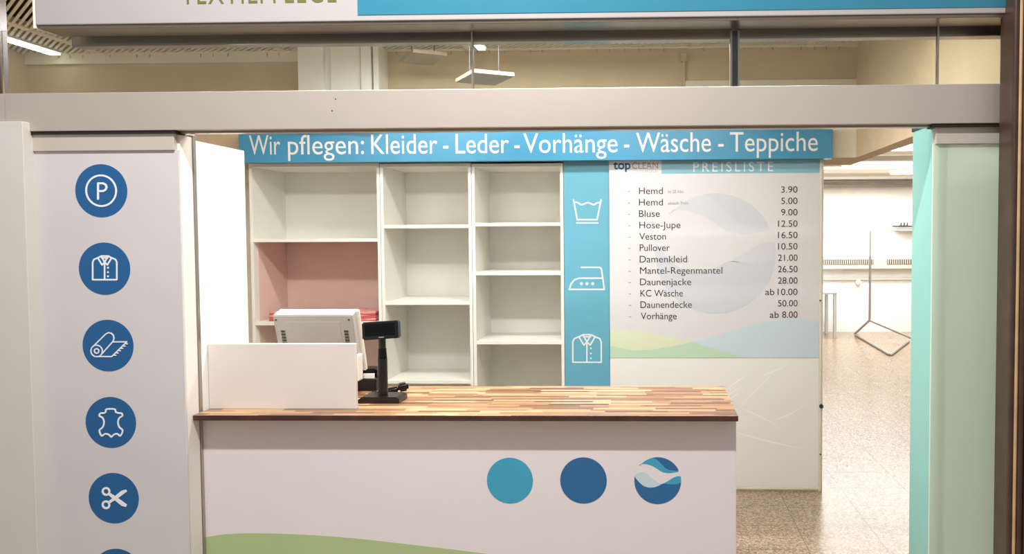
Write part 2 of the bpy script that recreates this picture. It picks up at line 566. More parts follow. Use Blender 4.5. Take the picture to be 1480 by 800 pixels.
for x in (-3.55, -2.35, -1.15, 0.28, 1.0):
    fr.box(x-0.025, x+0.025, y0, y1, ZL, ZL+0.04)
fr.box(XL, XC, YS-0.035, YS-0.005, ZL-0.006, ZL+0.04)
fb = fr.build('ceiling_frame', slat_m, lo_)
pins = MB()
for i in range(62):
    x = XL + 0.06 + i*0.085 + random.uniform(-0.012, 0.012)
    if random.random() < 0.3: continue
    pins.box(x-0.003, x+0.003, YS-0.03, YS-0.024, ZL-0.026, ZL)
pins.build('edge_pins', alu, lo_)
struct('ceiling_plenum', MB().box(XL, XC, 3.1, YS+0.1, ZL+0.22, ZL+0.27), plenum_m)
cb = MB().box(XC+0.1, XR, 3.1, YB, ZF, ZF+0.08).box(XL, XC+0.1, YS+0.56, YB, ZF, ZF+0.08)
bc = struct('ceiling', cb, back_wall_m, 'cream ceiling of the room behind with shallow beams', 'ceiling')
bb = MB()
for y in (7.3, 8.05, 9.2, 10.1, 11.2, 12.0, 12.75):
    bb.box(XC+0.12, XR, y-0.07, y+0.07, ZF-0.05, ZF)
bb.build('ceiling_beam', beam_m, bc)
struct('trim_4', MB().box(XL, XR, YB-0.05, YB, ZF-0.13, ZF-0.09, 0.004).box(XL, XR, YB-0.08, YB, ZF-0.05, ZF-0.03, 0.004), alu, 'grey curtain rails along the top of the far wall', 'rail')

# ------------------------------------------------------------------ shop front frame
zfb = at(700, 184, YF)[1]       # underside of the fascia
zft = at(700, 128, YF)[1]
xfl = at(7, 150, YF)[0]
fa = struct('trim_5', MB().box(xfl, 1.62, YF, YF+0.10, zfb, zft, 0.002), fascia_m, 'long warm white fascia beam across the shop front', 'beam')
MB().box(xfl-1.8, xfl-0.002, YF+0.004, YF+0.10, zfb, zft, 0.002).build('end_piece', fascia_m, fa)
for px, py in ((485, 143), (480, 160)):
    x, z = at(px, py, YF)
    MB().disc(x, z, 0.0025, YF-0.0005, YF+0.002, 10).build('screw_hole', track_m, fa)
MB().box(at(253, 188, YF)[0], at(1348, 188, YF)[0], YF+0.03, YF+0.07, zfb-0.008, zfb).build('guide_rail', alu_dark, fa)
MB().box(at(38, 188, YF)[0], at(252, 188, YF)[0], YF+0.004, YF+0.07, zfb-0.011, zfb).build('track', track_m, fa)
MB().box(at(1349, 180, YF)[0], 1.5, YF+0.004, YF+0.07, zfb-0.011, zfb).build('track', track_m, fa)

# transom: top rail, panes, mullions
zr0 = at(700, 62, 3.12)[1]
zr1 = at(700, 46, 3.12)[1]
tr_ = struct('window_1', MB().box(at(108, 60, 3.12)[0], 1.62, 3.10, 3.16, zr0, zr1+0.06, 0.006), alu_dark, 'clear glass transom strip above the fascia with a grey top rail', 'window')
edges = [at(4, 100, 3.06)[0], at(683, 100, 3.06)[0], at(1355, 100, 3.06)[0], 1.62]
for a, b in zip(edges, edges[1:]):
    MB().box(a+0.002, b-0.002, 3.055, 3.063, zft, zr0+0.05).build('pane', glass_m, tr_)
for px in (683, 1355):
    x = at(px, 90, 3.055)[0]
    MB().box(x-0.003, x+0.003, 3.048, 3.068, zft, zr0+0.06).build('glass_joint', alu, tr_)
x = at(1062, 95, 3.07)[0]
g = MB().box(x-0.016, x+0.016, 3.065, 3.10, zft, zr0+0.02).build('mullion', pos_dark, tr_)
MB().box(x-0.017, x-0.010, 3.062, 3.10, zft, zr0+0.02).box(x+0.010, x+0.017, 3.062, 3.10, zft, zr0+0.02).build('mullion_edge', alu, g)
x = at(1, 100, 3.06)[0]
MB().box(x-0.02, x+0.006, 3.05, 3.09, zft, zr0+0.4).build('end_post', dark_wood, tr_)

# dark frame at the right edge of the view
xp = at(1460, 400, 2.86)[0]
jf = MB().box(xp, xp+0.16, 2.86, 2.97, 0, 3.1, 0.004)
jo = struct('trim_6', jf, dark_wood, 'dark bronze moulded frame standing at the right edge of the shop front', 'frame')
for dx, r, m in ((0.008, 0.008, dark_wood), (0.024, 0.0065, light_brown), (0.041, 0.010, dark_wood), (0.062, 0.008, dark_wood)):
    MB().cyl((xp+dx, 2.859, 0), (xp+dx, 2.859, 3.1), r, n=16).build('bead', m, jo, True)

# sign over the shop front
YG = 2.93
sx0, sx1 = at(51, 20, YG)[0], 1.55
sz0 = at(740, 27.5, YG)[1]
sz1 = sz0 + 0.52
sg = thing('shop_sign', 'white and blue shop sign above the glass front, cut off by the photo top', 'sign', (0, YG, sz0))
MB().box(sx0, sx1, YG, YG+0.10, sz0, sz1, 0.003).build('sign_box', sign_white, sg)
MB().box(at(517, 15, YG)[0], sx1-0.01, YG-0.002, YG, at(990, 16, YG)[1], sz1-0.02).build('blue_panel', sign_blue, sg)
MB().box(sx0+0.005, sx1, YG+0.008, YG+0.13, sz0-0.012, sz0, 0.002).build('bottom_rail', alu_dark, sg)
MB().box(sx0-0.012, sx0-0.001, YG+0.004, YG+0.10, sz0-0.01, sz1).build('end_cap', cream_paint, sg)
text('lettering', 'TEXTILPFLEGE', sg, olive, YG-0.001, 262, 486, -26, 4.5, space=1.12, ref='cap')

# ------------------------------------------------------------------ glass panels of the front
def zz(px, py, Y): return at(px, py, Y)[1]
YD = 3.02
dx0, dx1 = at(41.5, 240, YD)[0], at(263, 400, YD)[0]
d1 = struct('door_1', MB().box(dx0, dx1, YD, YD+0.012, 0.006, zz(150, 217, YD), 0.001), film_white, 'sliding glass panel covered in white film with a column of blue round icons', 'glass panel')
MB().box(dx0-0.004, dx1-0.012, YD-0.008, YD+0.03, zz(150, 218, YD), zz(150, 191, YD), 0.002).build('top_rail', cap_m, d1)
PXM = at(101, 400, YD)[0]-at(100, 400, YD)[0]     # metres per picture pixel on this panel
T1, T2 = 0.0008, 0.0015
def zm5(p): return at(p[0]*0.375, 180+p[1]*0.375, YD)
def zm6(p): return at(p[0]*0.4, 480+p[1]*0.4, YD)
def badge(px, py, r):
    x, z = at(px, py, YD)
    return MB().disc(x, z, r*PXM, YD-T1, YD, 64).build('service_icon', icon_blue, d1)
SY = (YD-T2, YD-T1)
b = badge(146.5, 275.5, 37.3)
m = MB()
x, z = at(146.5, 275.5, YD)
m.stroke([(x+21.5*PXM*math.cos(k*PI/24), z+21.5*PXM*math.sin(k*PI/24)) for k in range(48)], 2.6*PXM, *SY, closed=True)
m.stroke([zm5(p) for p in [(379, 286), (379, 226), (398, 226), (408, 231), (412, 241), (408, 251), (398, 256), (379, 256)]], 2.8*PXM, *SY)
m.build('symbol', icon_white, b)
SHIRT = [(358, 597), (358, 530), (363, 519), (378, 513), (391, 506), (418, 506), (431, 513), (446, 519), (451, 530), (451, 597)]
def shirt(mb, f, w, y):
    mb.stroke([f(p) for p in SHIRT], w, *y, closed=True)
    mb.stroke([f(p) for p in [(404, 531), (404, 597)]], w, *y)
    for l in ([(378, 513), (394, 540), (404, 530), (391, 506)], [(431, 513), (415, 540), (404, 530), (418, 506)], [(393, 513), (416, 513)]):
        mb.stroke([f(p) for p in l], w, *y)
    for q in ((417, 551), (417, 568), (417, 584)):
        c = f(q)
        mb.disc(c[0], c[1], w*0.65, *y, 10)
b = badge(151.2, 388, 37)
m = MB(); shirt(m, zm5, 2.2*PXM, SY); m.build('symbol', icon_white, b)
b = badge(156.3, 499, 36.8)
m = MB()
c = zm6((350, 67))
for r in (8.3, 3.2):
    m.stroke([(c[0]+r*PXM*math.cos(k*PI/12), c[1]+r*PXM*math.sin(k*PI/12)) for k in range(24)], 1.7*PXM, *SY, closed=True)
m.stroke([zm6(p) for p in [(336, 52), (383, 6), (392, 1), (403, 3), (411, 11), (413, 22), (409, 33), (366, 81)]], 1.7*PXM, *SY)
m.stroke([zm6(p) for p in [(410, 34), (459, 34), (405, 87), (350, 87)]], 1.7*PXM, *SY)
for k in range(6):
    t = 0.12 + k*0.155
    p = (459-54*t, 34+53*t)
    m.stroke([zm6(p), zm6((p[0]+9, p[1]+1))], 1.5*PXM, *SY)
m.build('symbol', icon_white, b)
b = badge(160.3, 610, 36.6)
m = MB()
m.stroke([zm6(p) for p in cr([(386, 277), (415, 277), (419, 287), (429, 291), (440, 292), (443, 301), (432, 309), (427, 325), (432, 342), (444, 354), (436, 373), (424, 366), (412, 369), (403, 377), (394, 369), (381, 366), (368, 373), (360, 354), (372, 342), (377, 325), (372, 309), (360, 301), (364, 292), (376, 291), (383, 287)], 3, True)], 2.3*PXM, *SY, closed=True)
m.build('symbol', icon_white, b)
b = badge(164.5, 719.3, 36.5)
m = MB()
for q in ((384, 574), (384, 622)):
    c = zm6(q)
    m.stroke([(c[0]+4.9*PXM*math.cos(k*PI/12), c[1]+4.9*PXM*math.sin(k*PI/12)) for k in range(24)], 3.0*PXM, *SY, closed=True)
for l in ([(392, 586), (398, 579), (425, 596), (460, 622), (456, 630), (440, 625)], [(392, 610), (398, 617), (425, 600), (460, 574), (456, 567), (440, 571)]):
    m.prism([zm6(p) for p in l], SY[0]-m.k*1e-5, SY[1])
    m.k += 7
m.build('symbol', icon_white, b)
b = badge(168.8, 828.5, 36.5)

# return panel and bright partition behind the left glass panel
XW = dx1 - 0.002
struct('wall_return', MB().box(XW-0.02, XW, YD+0.014, 3.115, 0, 2.03, 0.001), panel_side, 'narrow pale return panel behind the left glass panel', 'panel')
yb1 = 3.52
pa = struct('wall_partition', MB().box(XW-0.022, XW, 3.137, yb1, 0, 2.02, 0.001), part_white, 'bright white partition between the glass panel and the shelves', 'partition')
MB().box(XW-0.024, XW+0.004, 3.117, 3.135, 0, 2.04, 0.001).build('joint_profile', alu, pa)

# right side: mint panel seen edge on, frosted panel beside it
XM = at(1350, 400, 3.04)[0]
YM1 = XM*1200/(1314-941)
d2 = struct('door_2', MB().box(XM, XM+0.012, 3.05, YM1, 0.006, zz(1340, 180, 3.1), 0.001), mint_m, 'parked glass panel with mint green film turned into the shop on the right', 'glass panel')
MB().box(XM-0.004, XM+0.016, 3.05, YM1+0.004, zz(1340, 180, 3.1)-0.002, zz(1340, 180, 3.1)+0.012).build('top_edge', track_m, d2)
YR = 3.03
fx0, fx1 = at(1347, 400, YR)[0], 1.50
d3 = struct('door_3', MB().box(fx0, fx1, YR, YR+0.012, 0.006, zz(1400, 207, YR), 0.001), frosted_m, 'frosted pale green glass panel on the right of the shop front', 'glass panel')
MB().box(fx0+0.006, fx1, YR-0.01, YR+0.03, zz(1400, 208, YR), zz(1400, 181, YR), 0.002).build('top_rail', cap_m, d3)
MB().box(fx0+0.038, fx0+0.056, YR+0.016, YR+0.06, 0.0, zz(1400, 207, YR), 0.002).build('rear_post', pos_dark, d3)

# ------------------------------------------------------------------ counter
YC = 3.07
wx0, wx1 = XW+0.001, at(1067, 604, YC)[0]
wz1, wz0 = at(680, 600, YC)[1], at(680, 608, YC)[1]
yc1 = 3.685
wt = thing('counter_worktop', 'long brown butcher block worktop on the white service counter', 'worktop', ((wx0+wx1)/2, YC, wz0))
MB().box(wx0, wx1, YC, yc1, wz0, wz1, 0.002).build('wood_slab', wood_m, wt)
MB().box(wx0+0.001, wx1, YC-0.0015, YC-0.0001, wz0+0.0005, wz1-0.0005).build('front_edge', edge_wood, wt)['label'] = 'dark red brown front edge'
YP = YC + 0.062
cx0_, cx1_ = XW+0.003, at(1064, 650, YP)[0]
ct = thing('service_counter', 'white service counter front with three blue circles and a green hill', 'counter', ((cx0_+cx1_)/2, YP, 0))
fp = MB().box(cx0_, cx1_, YP, YP+0.02, 0.0, wz0, 0.001).build('front_panel', counter_white, ct)
MB().box(cx1_-0.02, cx1_, YP+0.021, yc1-0.05, 0.0, wz0, 0.001).build('side_panel', counter_white, ct)
MB().box(cx0_, cx0_+0.02, YP+0.021, yc1-0.05, 0.0, wz0, 0.001).build('side_panel', counter_white, ct)
MB().box(cx0_+0.021, cx1_-0.021, YP+0.03, yc1-0.08, 0.45, 0.47).build('shelf_board', lam_white, ct)
PXC = at(801, 694, YP)[0]-at(800, 694, YP)[0]
x, z = at(737, 694, YP); MB().disc(x, z, 33.4*PXC, YP-T1, YP, 72).build('printed_circle', teal, fp)['label'] = 'teal printed circle'
x, z = at(843.3, 693.8, YP); MB().disc(x, z, 33.6*PXC, YP-T1, YP, 72).build('printed_circle', deep_blue, fp)['label'] = 'dark blue printed circle'
hill = cr([(288, 777), (330, 771), (380, 770), (450, 772.5), (520, 778), (600, 787), (680, 796.5), (760, 808), (860, 826), (960, 850), (1062, 880)], 6)
hp = [at(p[0], p[1], YP) for p in hill]
hp = [(max(cx0_+0.001, min(cx1_-0.001, a)), b_) for a, b_ in hp]
MB().prism(hp + [(cx1_-0.001, 0.02), (cx0_+0.001, 0.02)], YP-T1, YP).build('printed_hill', green_m, fp)['label'] = 'light green printed hill'

EMB_C, EMB_R = (405, 433), 270.0
def arc(a0, a1, n=24):
    """clockwise on the page from angle a0 to a1 (degrees, page y down)"""
    return [(EMB_C[0] + EMB_R*math.cos(math.radians(a0 + (a1-a0)*k/n)), EMB_C[1] + EMB_R*math.sin(math.radians(a0 + (a1-a0)*k/n))) for k in range(n+1)]
def ang(p): return math.degrees(math.atan2(p[1]-EMB_C[1], p[0]-EMB_C[0]))
c1 = cr([(345, 170), (400, 195), (450, 245), (500, 292), (560, 314), (642, 318)])
low = cr([(650, 328), (560, 343), (500, 342), (450, 328), (390, 290), (340, 262), (280, 243), (230, 240), (192, 252)])
EMBLEM = {
    'upper_teal': arc(ang((192, 252)), ang((345, 170))) + c1 + low,
    'upper_dark': arc(ang((345, 170)), ang((642, 305))) + c1[::-1],
    'light': cr([(140, 378), (170, 345), (220, 332), (270, 345), (320, 385), (370, 430), (420, 457), (465, 468), (420, 490), (370, 508), (310, 512), (250, 498), (200, 460), (160, 415)], 5, True),
    'lower_teal': cr([(465, 468), (520, 440), (580, 402), (630, 383), (670, 384)]) + arc(ang((671, 386)), ang((674, 455)), 6) + cr([(675, 455), (610, 475), (540, 475), (465, 468)]),
    'lower_dark': cr([(138, 384), (160, 415), (200, 460), (250, 498), (310, 512), (370, 508), (420, 490), (465, 468), (540, 475), (610, 475), (675, 455)]) + arc(ang((675, 456)), 185, 40),
}
def emblem(parent, cx, cy, R, Y, mats):
    out = []
    for k, name in (('lower_dark', 'lower_wave'), ('lower_teal', 'wave_crest'), ('light', 'pale_wave'), ('upper_teal', 'upper_wave'), ('upper_dark', 'upper_crest')):
        if mats[k] is None: continue
        pts = [at(cx + (p[0]-EMB_C[0])/EMB_R*R, cy + (p[1]-EMB_C[1])/EMB_R*R, Y) for p in EMBLEM[k]]
        q = []
        for p in pts:
            if not q or (Vector(p)-Vector(q[-1])).length > 1e-5: q.append(p)
        if (Vector(q[0])-Vector(q[-1])).length < 1e-5: q.pop()
        out.append((name, MB().prism(q, Y-T1, Y).build(name, mats[k], parent)))
    return out
emblem(fp, 950.6, 694, 33.8, YP, {'upper_teal': teal, 'upper_dark': deep_blue, 'light': pale_blue, 'lower_teal': teal, 'lower_dark': deep_blue})

# white screen board on the counter
YBD = 3.185
bx0, bx1 = XW+0.002, at(514, 545, YBD)[0]
bz1 = at(400, 496.5, YBD)[1]
cs = thing('privacy_screen', 'low white board screen standing at the left end of the worktop', 'screen', ((bx0+bx1)/2, YBD, wz1))
MB().box(bx0, bx1, YBD, YBD+0.022, wz1, bz1, 0.0015).build('front_board', screen_white, cs)

# point of sale terminal, seen from behind
YT = 3.44
tx0, tx1 = at(394, 475, YT)[0], at(509, 475, YT)[0]
tz1, tz0 = at(450, 455, YT)[1], wz1
pt = thing('till_terminal', 'grey till terminal with tilted screen behind the white board screen', 'till', ((tx0+tx1)/2, YT+0.1, tz0))
# tilted head: top edge nearer the customer
def tilt_box(x0, x1, d0, d1, s0, s1, bev):
    mb = MB()
    t = bmesh.new()
    bmesh.ops.create_cube(t, size=1)
    for v in t.verts:
        v.co = Vector(((x0+x1)/2 + v.co.x*(x1-x0), (d0+d1)/2 + v.co.y*(d1-d0), (s0+s1)/2 + v.co.z*(s1-s0)))
    if bev: bmesh.ops.bevel(t, geom=t.edges[:], offset=bev, segments=2, affect='EDGES')
    mb.add(t, TM)
    return mb
TM = Matrix.Translation((0, YT, tz1)) @ Matrix.Rotation(math.radians(18), 4, 'X') @ Matrix.Translation((0, 0, 0))
hd = tilt_box(tx0, tx1, 0.0, 0.045, -0.27, 0.0, 0.004).build('rear_cover', pos_m, pt)
mb = tilt_box(tx0+0.004, tx1+0.012, 0.046, 0.066, -0.285, 0.0, 0.004)
mb.build('screen_bezel', lam_white, pt)
tilt_box(tx0+0.03, tx1-0.02, 0.0665, 0.068, -0.26, -0.025, 0).build('screen', black_gloss, pt)
for sx in (tx0+0.034, tx1-0.034):
    v = MB()
    for k in range(5):
        t = bmesh.new(); bmesh.ops.create_cube(t, size=1)
        for q in t.verts: q.co = Vector((sx + q.co.x*0.018, -0.0005 + q.co.y*0.002, -0.075-k*0.014 + q.co.z*0.009))
        v.add(t, TM)
    v.build('vent', pos_dark, hd)
for sx in (tx0+0.012, tx1-0.016):
    MB().cyl(TM @ Vector((sx, -0.001, -0.022)), TM @ Vector((sx, 0.002, -0.022)), 0.0045, n=12).build('screw', pos_dark, hd)
tilt_box(tx0+0.055, tx1-0.055, -0.002, 0.001, -0.2, -0.03, 0.0012).build('service_hatch', pos_m, hd)
MB().box(tx0+0.03, tx1-0.03, YT+0.09, YT+0.21, tz0, tz0+0.03, 0.006).build('stand_foot', pos_m, pt)
MB().cyl((0.5*(tx0+tx1), YT+0.15, tz0+0.02), (0.5*(tx0+tx1), YT+0.11, tz0+0.16), 0.035, 0.028).build('stand_neck', pos_m, pt, True)
# lower side arm of the terminal with a card slot
ax = at(516, 540, YT+0.04)[0]
MB().box(ax-0.05, ax+0.006, YT+0.035, YT+0.10, wz1+0.055, wz1+0.17, 0.006).build('card_reader', lam_white, pt)

# customer display
YK = 3.29
kx, kz = at(548, 578, YK)[0], wz1
kd = thing('customer_display', 'black customer display on a pole beside the white board screen', 'display', (kx, YK+0.05, kz))
q0, q1 = at(516, 578, YK)[0], at(577, 578, YK)[0]
bs = MB()
bs.prism([(q0, kz), (q1, kz), (q1, kz+0.018), (q1-0.012, kz+0.026), (q0+0.02, kz+0.026), (q0, kz+0.012)], YK, YK+0.11)
bs.build('base', black_m, kd)
MB().cyl((kx, YK+0.05, kz+0.02), (kx, YK+0.05, at(548, 517, YK+.05)[1]), 0.0195, bev=0.002).build('pole', black_m, kd, True)
MB().cyl((kx, YK+0.05, at(548, 519, YK+.05)[1]), (kx, YK+0.05, at(548, 503, YK+.05)[1]), 0.0185, 0.0165, bev=0.001).build('collar', black_gloss, kd, True)
MB().cyl((kx, YK+0.05, at(548, 504, YK+.05)[1]), (kx, YK+0.05, at(548, 488, YK+.05)[1]), 0.0145).build('upper_pole', black_m, kd, True)
hx, hz = at(548.5, 477.5, YK+.02)
KM = Matrix.Translation((hx, YK+0.035, hz)) @ Matrix.Rotation(math.radians(-3.5), 4, 'Y') @ Matrix.Rotation(math.radians(-6), 4, 'X')
def kbox(x0, x1, y0, y1, z0, z1, bev=0.0):
    t = bmesh.new(); bmesh.ops.create_cube(t, size=1)
    for v in t.verts:
        v.co = Vector(((x0+x1)/2 + v.co.x*(x1-x0), (y0+y1)/2 + v.co.y*(y1-y0), (z0+z1)/2 + v.co.z*(z1-z0)))
    if bev: bmesh.ops.bevel(t, geom=t.edges[:], offset=bev, segments=2, affect='EDGES')
    mb = MB(); mb.add(t, KM); return mb
hd = kbox(-0.074, 0.074, -0.012, 0.03, -0.036, 0.036, 0.005).build('display_head', black_m, kd)
kbox(-0.062, 0.062, -0.0135, -0.012, -0.022, 0.027).build('display_window', black_gloss, hd)
kbox(-0.006, 0.016, -0.0130, -0.012, -0.0305, -0.0265).build('badge', ink_grey, hd)

# receipt printer, cash box kit and scanner behind the pole
YE = 3.555
ex0, ex1 = at(516, 560, YE)[0], at(544, 560, YE)[0]
rp_ = thing('receipt_printer', 'low black receipt printer behind the display pole', 'printer', ((ex0+ex1)/2, YE, wz1))
ez = at(530, 533, YE+0.02)[1]
MB().box(ex0, ex1, YE, YE+0.12, wz1, wz1+0.055, 0.006).build('body', black_m, rp_)
MB().box(ex0+0.004, ex1-0.004, YE+0.02, YE+0.118, wz1+0.056, ez, 0.008).build('lid', black_gloss, rp_)
MB().box(ex1-0.06, ex1-0.012, YE+0.008, YE+0.018, wz1+0.054, wz1+0.075, 0.001).build('paper_strip', lam_white, rp_)
YN = 3.5
nx, nz_ = at(572, 570, YN)[0], wz1
sc = thing('barcode_scanner', 'small black handheld scanner lying on the worktop right of the display pole', 'scanner', (nx, YN, nz_))
SM = Matrix.Translation((nx, YN, nz_+0.018)) @ Matrix.Rotation(math.radians(22), 4, 'Z') @ Matrix.Rotation(math.radians(-8), 4, 'Y')
def sbox(x0, x1, y0, y1, z0, z1, bev):
    t = bmesh.new(); bmesh.ops.create_cube(t, size=1)
    for v in t.verts:
        v.co = Vector(((x0+x1)/2 + v.co.x*(x1-x0), (y0+y1)/2 + v.co.y*(y1-y0), (z0+z1)/2 + v.co.z*(z1-z0)))
    bmesh.ops.bevel(t, geom=t.edges[:], offset=bev, segments=3, affect='EDGES')
    mb = MB(); mb.add(t, SM); return mb
sbox(-0.055, 0.015, -0.017, 0.017, -0.012, 0.012, 0.008).build('handle', black_m, sc, True)
sbox(0.010, 0.052, -0.024, 0.024, -0.012, 0.022, 0.008).build('scanner_head', black_m, sc, True)
sbox(0.050, 0.0535, -0.018, 0.018, -0.004, 0.014, 0.001).build('scan_window', black_gloss, sc)
cpts = []
for k in range(40):
    t = k/39
    cpts.append((nx-0.05-0.035*t+0.02*math.sin(t*9), YN-0.03+0.05*math.sin(t*6.0)+0.02*t, wz1+0.006+0.012*abs(math.sin(t*7))))
MB().tube(cpts, 0.0035, 8).build('cable', black_m, sc, True)
wp = [(nx-0.045-0.05*k/14, YN+0.055+0.015*math.sin(k*0.5), wz1+0.004) for k in range(15)]
tag(MB().tube(wp, 0.003, 8).build('white_cable', lam_white, None, True, base=(nx-0.07, YN+0.05, wz1)), 'short white cable lying behind the black scanner on the worktop', 'cable')

# ------------------------------------------------------------------ shelving
DEP = 0.50
def shelf_unit(px0, px1, boards, label, pink=None):
    x0, x1 = at(px0, 400, YS)[0], at(px1, 400, YS)[0]
    ztop = at((px0+px1)/2, 236, YS)[1]
    t = 0.020
    u = thing('shelving_unit', label, 'shelving unit', ((x0+x1)/2, YS, 0), 'white shelving units behind the counter')
    MB().box(x0, x0+t, YS, YS+DEP, 0, ztop, 0.001).build('side_panel', shelf_m, u)
    MB().box(x1-t, x1, YS, YS+DEP, 0, ztop, 0.001).build('side_panel', shelf_m, u)
    MB().box(x0+t, x1-t, YS, YS+DEP, ztop-t, ztop, 0.001).build('top_panel', shelf_m, u)
    MB().box(x0+t, x1-t, YS, YS+DEP, 0.05, 0.05+t, 0.001).build('bottom_panel', shelf_m, u)
    MB().box(x0+t, x1-t, YS+0.02, YS+0.035, 0, 0.05).build('plinth', shelf_m, u)
    bp = MB().box(x0+t, x1-t, YS+DEP-0.008, YS+DEP, 0.05, ztop-t).build('back_panel', shelf_m, u)
    for py in boards:
        z = at((px0+px1)/2, py, YS)[1]
        MB().box(x0+t, x1-t, YS+0.004, YS+DEP-0.009, z-0.011, z+0.011, 0.001).build('shelf_board', shelf_m, u)
    hol = MB()
    for k in range(40):
        z = 0.3 + k*0.042
        for yy in (YS+0.06, YS+DEP-0.07):
            hol.cyl((x0+t-0.001, yy, z), (x0+t+0.0004, yy, z), 0.0025, n=8)
    hol.build('pin_holes', grille_m, u)['kind'] = 'stuff'
    if pink:  # thin pink layers paint in the light bounced off the red net
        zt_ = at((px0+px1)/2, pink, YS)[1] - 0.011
        o = MB().box(x0+t, x1-t, YS+DEP-0.011, YS+DEP-0.0081, 0.07, zt_).build('back_bounce_tint', pink_m, u)
        o['label'] = 'pink bounced light painted on the lower back panel'
        MB().box(x0+t, x0+t+0.0015, YS+0.06, YS+DEP-0.009, 0.07, zt_).build('side_bounce_tint', pink_m, u)
    return u, x0, x1
u1, a0, a1 = shelf_unit(363, 551, (347, 467.5, 580), 'wide left white shelving unit with pink bounced light painted inside its lower compartments', 347)
u2, _, _ = shelf_unit(551.6, 682.6, (327, 438, 552), 'narrow middle white shelving unit with two visible shelf boards')
u3, _, _ = shelf_unit(683.2, 815, (324, 395, 495, 640), 'narrow right white shelving unit with three visible shelf boards beside the blue strip')

# folded red striped net on the left shelf
zb = at(460, 467.5, YS)[1]+0.011
nt_ = thing('folded_net', 'folded red and pink striped net on a shelf of the wide left unit', 'net', (0.5*(a0+a1), YS+0.2, zb))
xa, xb = at(389, 462, YS+0.05)[0], at(543, 462, YS+0.05)[0]
for k in range(6):
    mb = MB()
    n = 26
    top, bot = [], []
    z0 = zb + k*0.0105
    for i in range(n+1):
        x = xa + (xb-xa)*i/n
        w = 0.0035*math.sin(i*0.9+k*1.7)
        bot.append((x, z0 + w*(k > 0)))
        top.append((x, z0 + 0.0095 + 0.0035*math.sin(i*0.9+(k+1)*1.7)))
    mb.prism(bot + top[::-1], YS+0.05+0.004*(k % 2), YS+0.36)
    mb.build('fold', red_m if k % 2 == 0 else rose_m, nt_)

# blue strip with laundry symbols
YST = YS - 0.005
xx0, xx1 = at(815.6, 400, YST)[0], at(881, 400, YST)[0]
bst = thing('symbol_panel', 'narrow light blue panel with three white laundry symbols beside the shelves', 'panel', ((xx0+xx1)/2, YST, 0))
pn = MB().box(xx0, xx1, YST, YST+0.02, 0, at(848, 230, YST)[1], 0.001).build('blue_board', strip_blue, bst)
PXS = at(851, 400, YST)[0]-at(850, 400, YST)[0]
SY2 = (YST-0.001, YST)
def zs(p): return at(810+p[0]*0.3375, 270+p[1]*0.3375, YST)
m = MB()
m.stroke([zs(p) for p in [(56, 55), (72, 140), (157, 140), (174, 55)]], 2.1*PXS, *SY2)
m.stroke([zs(p) for p in cr([(59, 66), (74, 67), (90, 76), (105, 71), (117, 67), (130, 71), (142, 76), (158, 68), (171, 66)], 4)], 2.1*PXS, *SY2)
m.stroke([zs(p) for p in [(70, 154), (160, 154)]], 2.1*PXS, *SY2)
m.build('wash_tub_symbol', icon_white, bst)
m = MB()
m.stroke([zs(p) for p in [(90, 344), (166, 344), (173, 347), (176, 353), (188, 438), (38, 438), (46, 414), (60, 397), (82, 390), (181, 390)]], 2.1*PXS, *SY2)
for q in (90, 113.5, 138):
    c = zs((q, 414)); m.disc(c[0], c[1], 2.2*PXS, *SY2, 16)
m.build('iron_symbol', icon_white, bst)
def zshirt(p):
    return at(810+(53+(p[0]-358)*122/93)*0.3375, 270+(632+(p[1]-506)*118/91)*0.3375, YST)
m = MB(); shirt(m, zshirt, 2.1*PXS, SY2); m.build('shirt_symbol', icon_white, bst)

# price board
YPB = YS - 0.02
px0, px1 = at(881.5, 450, YPB)[0], at(1187, 450, YPB)[0]
ptop = at(1030, 224, YPB)[1]
pb = thing('price_board', 'tall white price list board with waves and pale grass print', 'price board', ((px0+px1)/2, YPB, 0))
MB().box(px0+0.012, px1+0.012, YPB+0.004, YPB+0.05, 0.0, ptop, 0.002).build('carrier_panel', cream_paint, pb)
zsp = at(1030, 517, YPB)[1]
up_ = MB().box(px0, px1-0.014, YPB, YPB+0.0035, zsp, ptop).build('price_sheet', price_white, pb)
lo2 = MB().box(px0, px1-0.014, YPB, YPB+0.0035, 0.03, zsp-0.002).build('grass_sheet', grass_board, pb)
lo2['label'] = 'lower sheet with faint white grass print'
MB().box(px0, px1, YPB-0.003, YPB+0.0035, 0.012, 0.028, 0.001).build('bottom_strip', cream_paint, pb)
MB().box(px1-0.013, px1, YPB-0.002, YPB+0.0035, 0.0, ptop).build('edge_strip', cream_paint, pb)
e2 = (px1-0.014)
def clip(p): return (min(max(p[0], px0+0.001), e2-0.0005), p[1])
def sheet(name, pts, m, k=0.0, parent=up_):
    return MB().prism([clip(at(p[0], p[1], YPB)) for p in pts], YPB-0.0006-k, YPB).build(name, m, parent)
emblem(up_, 1034, 366, 87, YPB, {'upper_teal': wm2, 'upper_dark': wm1, 'light': None, 'lower_teal': wm2, 'lower_dark': wm1})
gl_ = cr([(878, 478.5), (905, 476.3), (935, 480), (970, 487), (1001, 493.8)])
gb_ = cr([(1001, 493.8), (960, 502), (935, 505), (910, 505), (878, 498)])
sheet('printed_wave', gl_ + gb_[1:], wave_yg, 0.0003)['label'] = 'pale yellow green wave'
sheet('printed_wave', gb_[::-1] + cr([(1001, 493.8), (1040, 505.5), (1076, 516.5)])[1:] + [(878, 516.5)], wave_g, 0.0003)['label'] = 'pale green wave'
sheet('printed_wave', cr([(1001, 493.8), (1050, 480), (1100, 466), (1150, 459.5), (1190, 465)]) + [(1190, 516.5), (1076, 516.5)] + cr([(1076, 516.5), (1040, 505.5), (1001, 493.8)])[1:-1], wave_b, 0.0003)['label'] = 'pale blue wave'
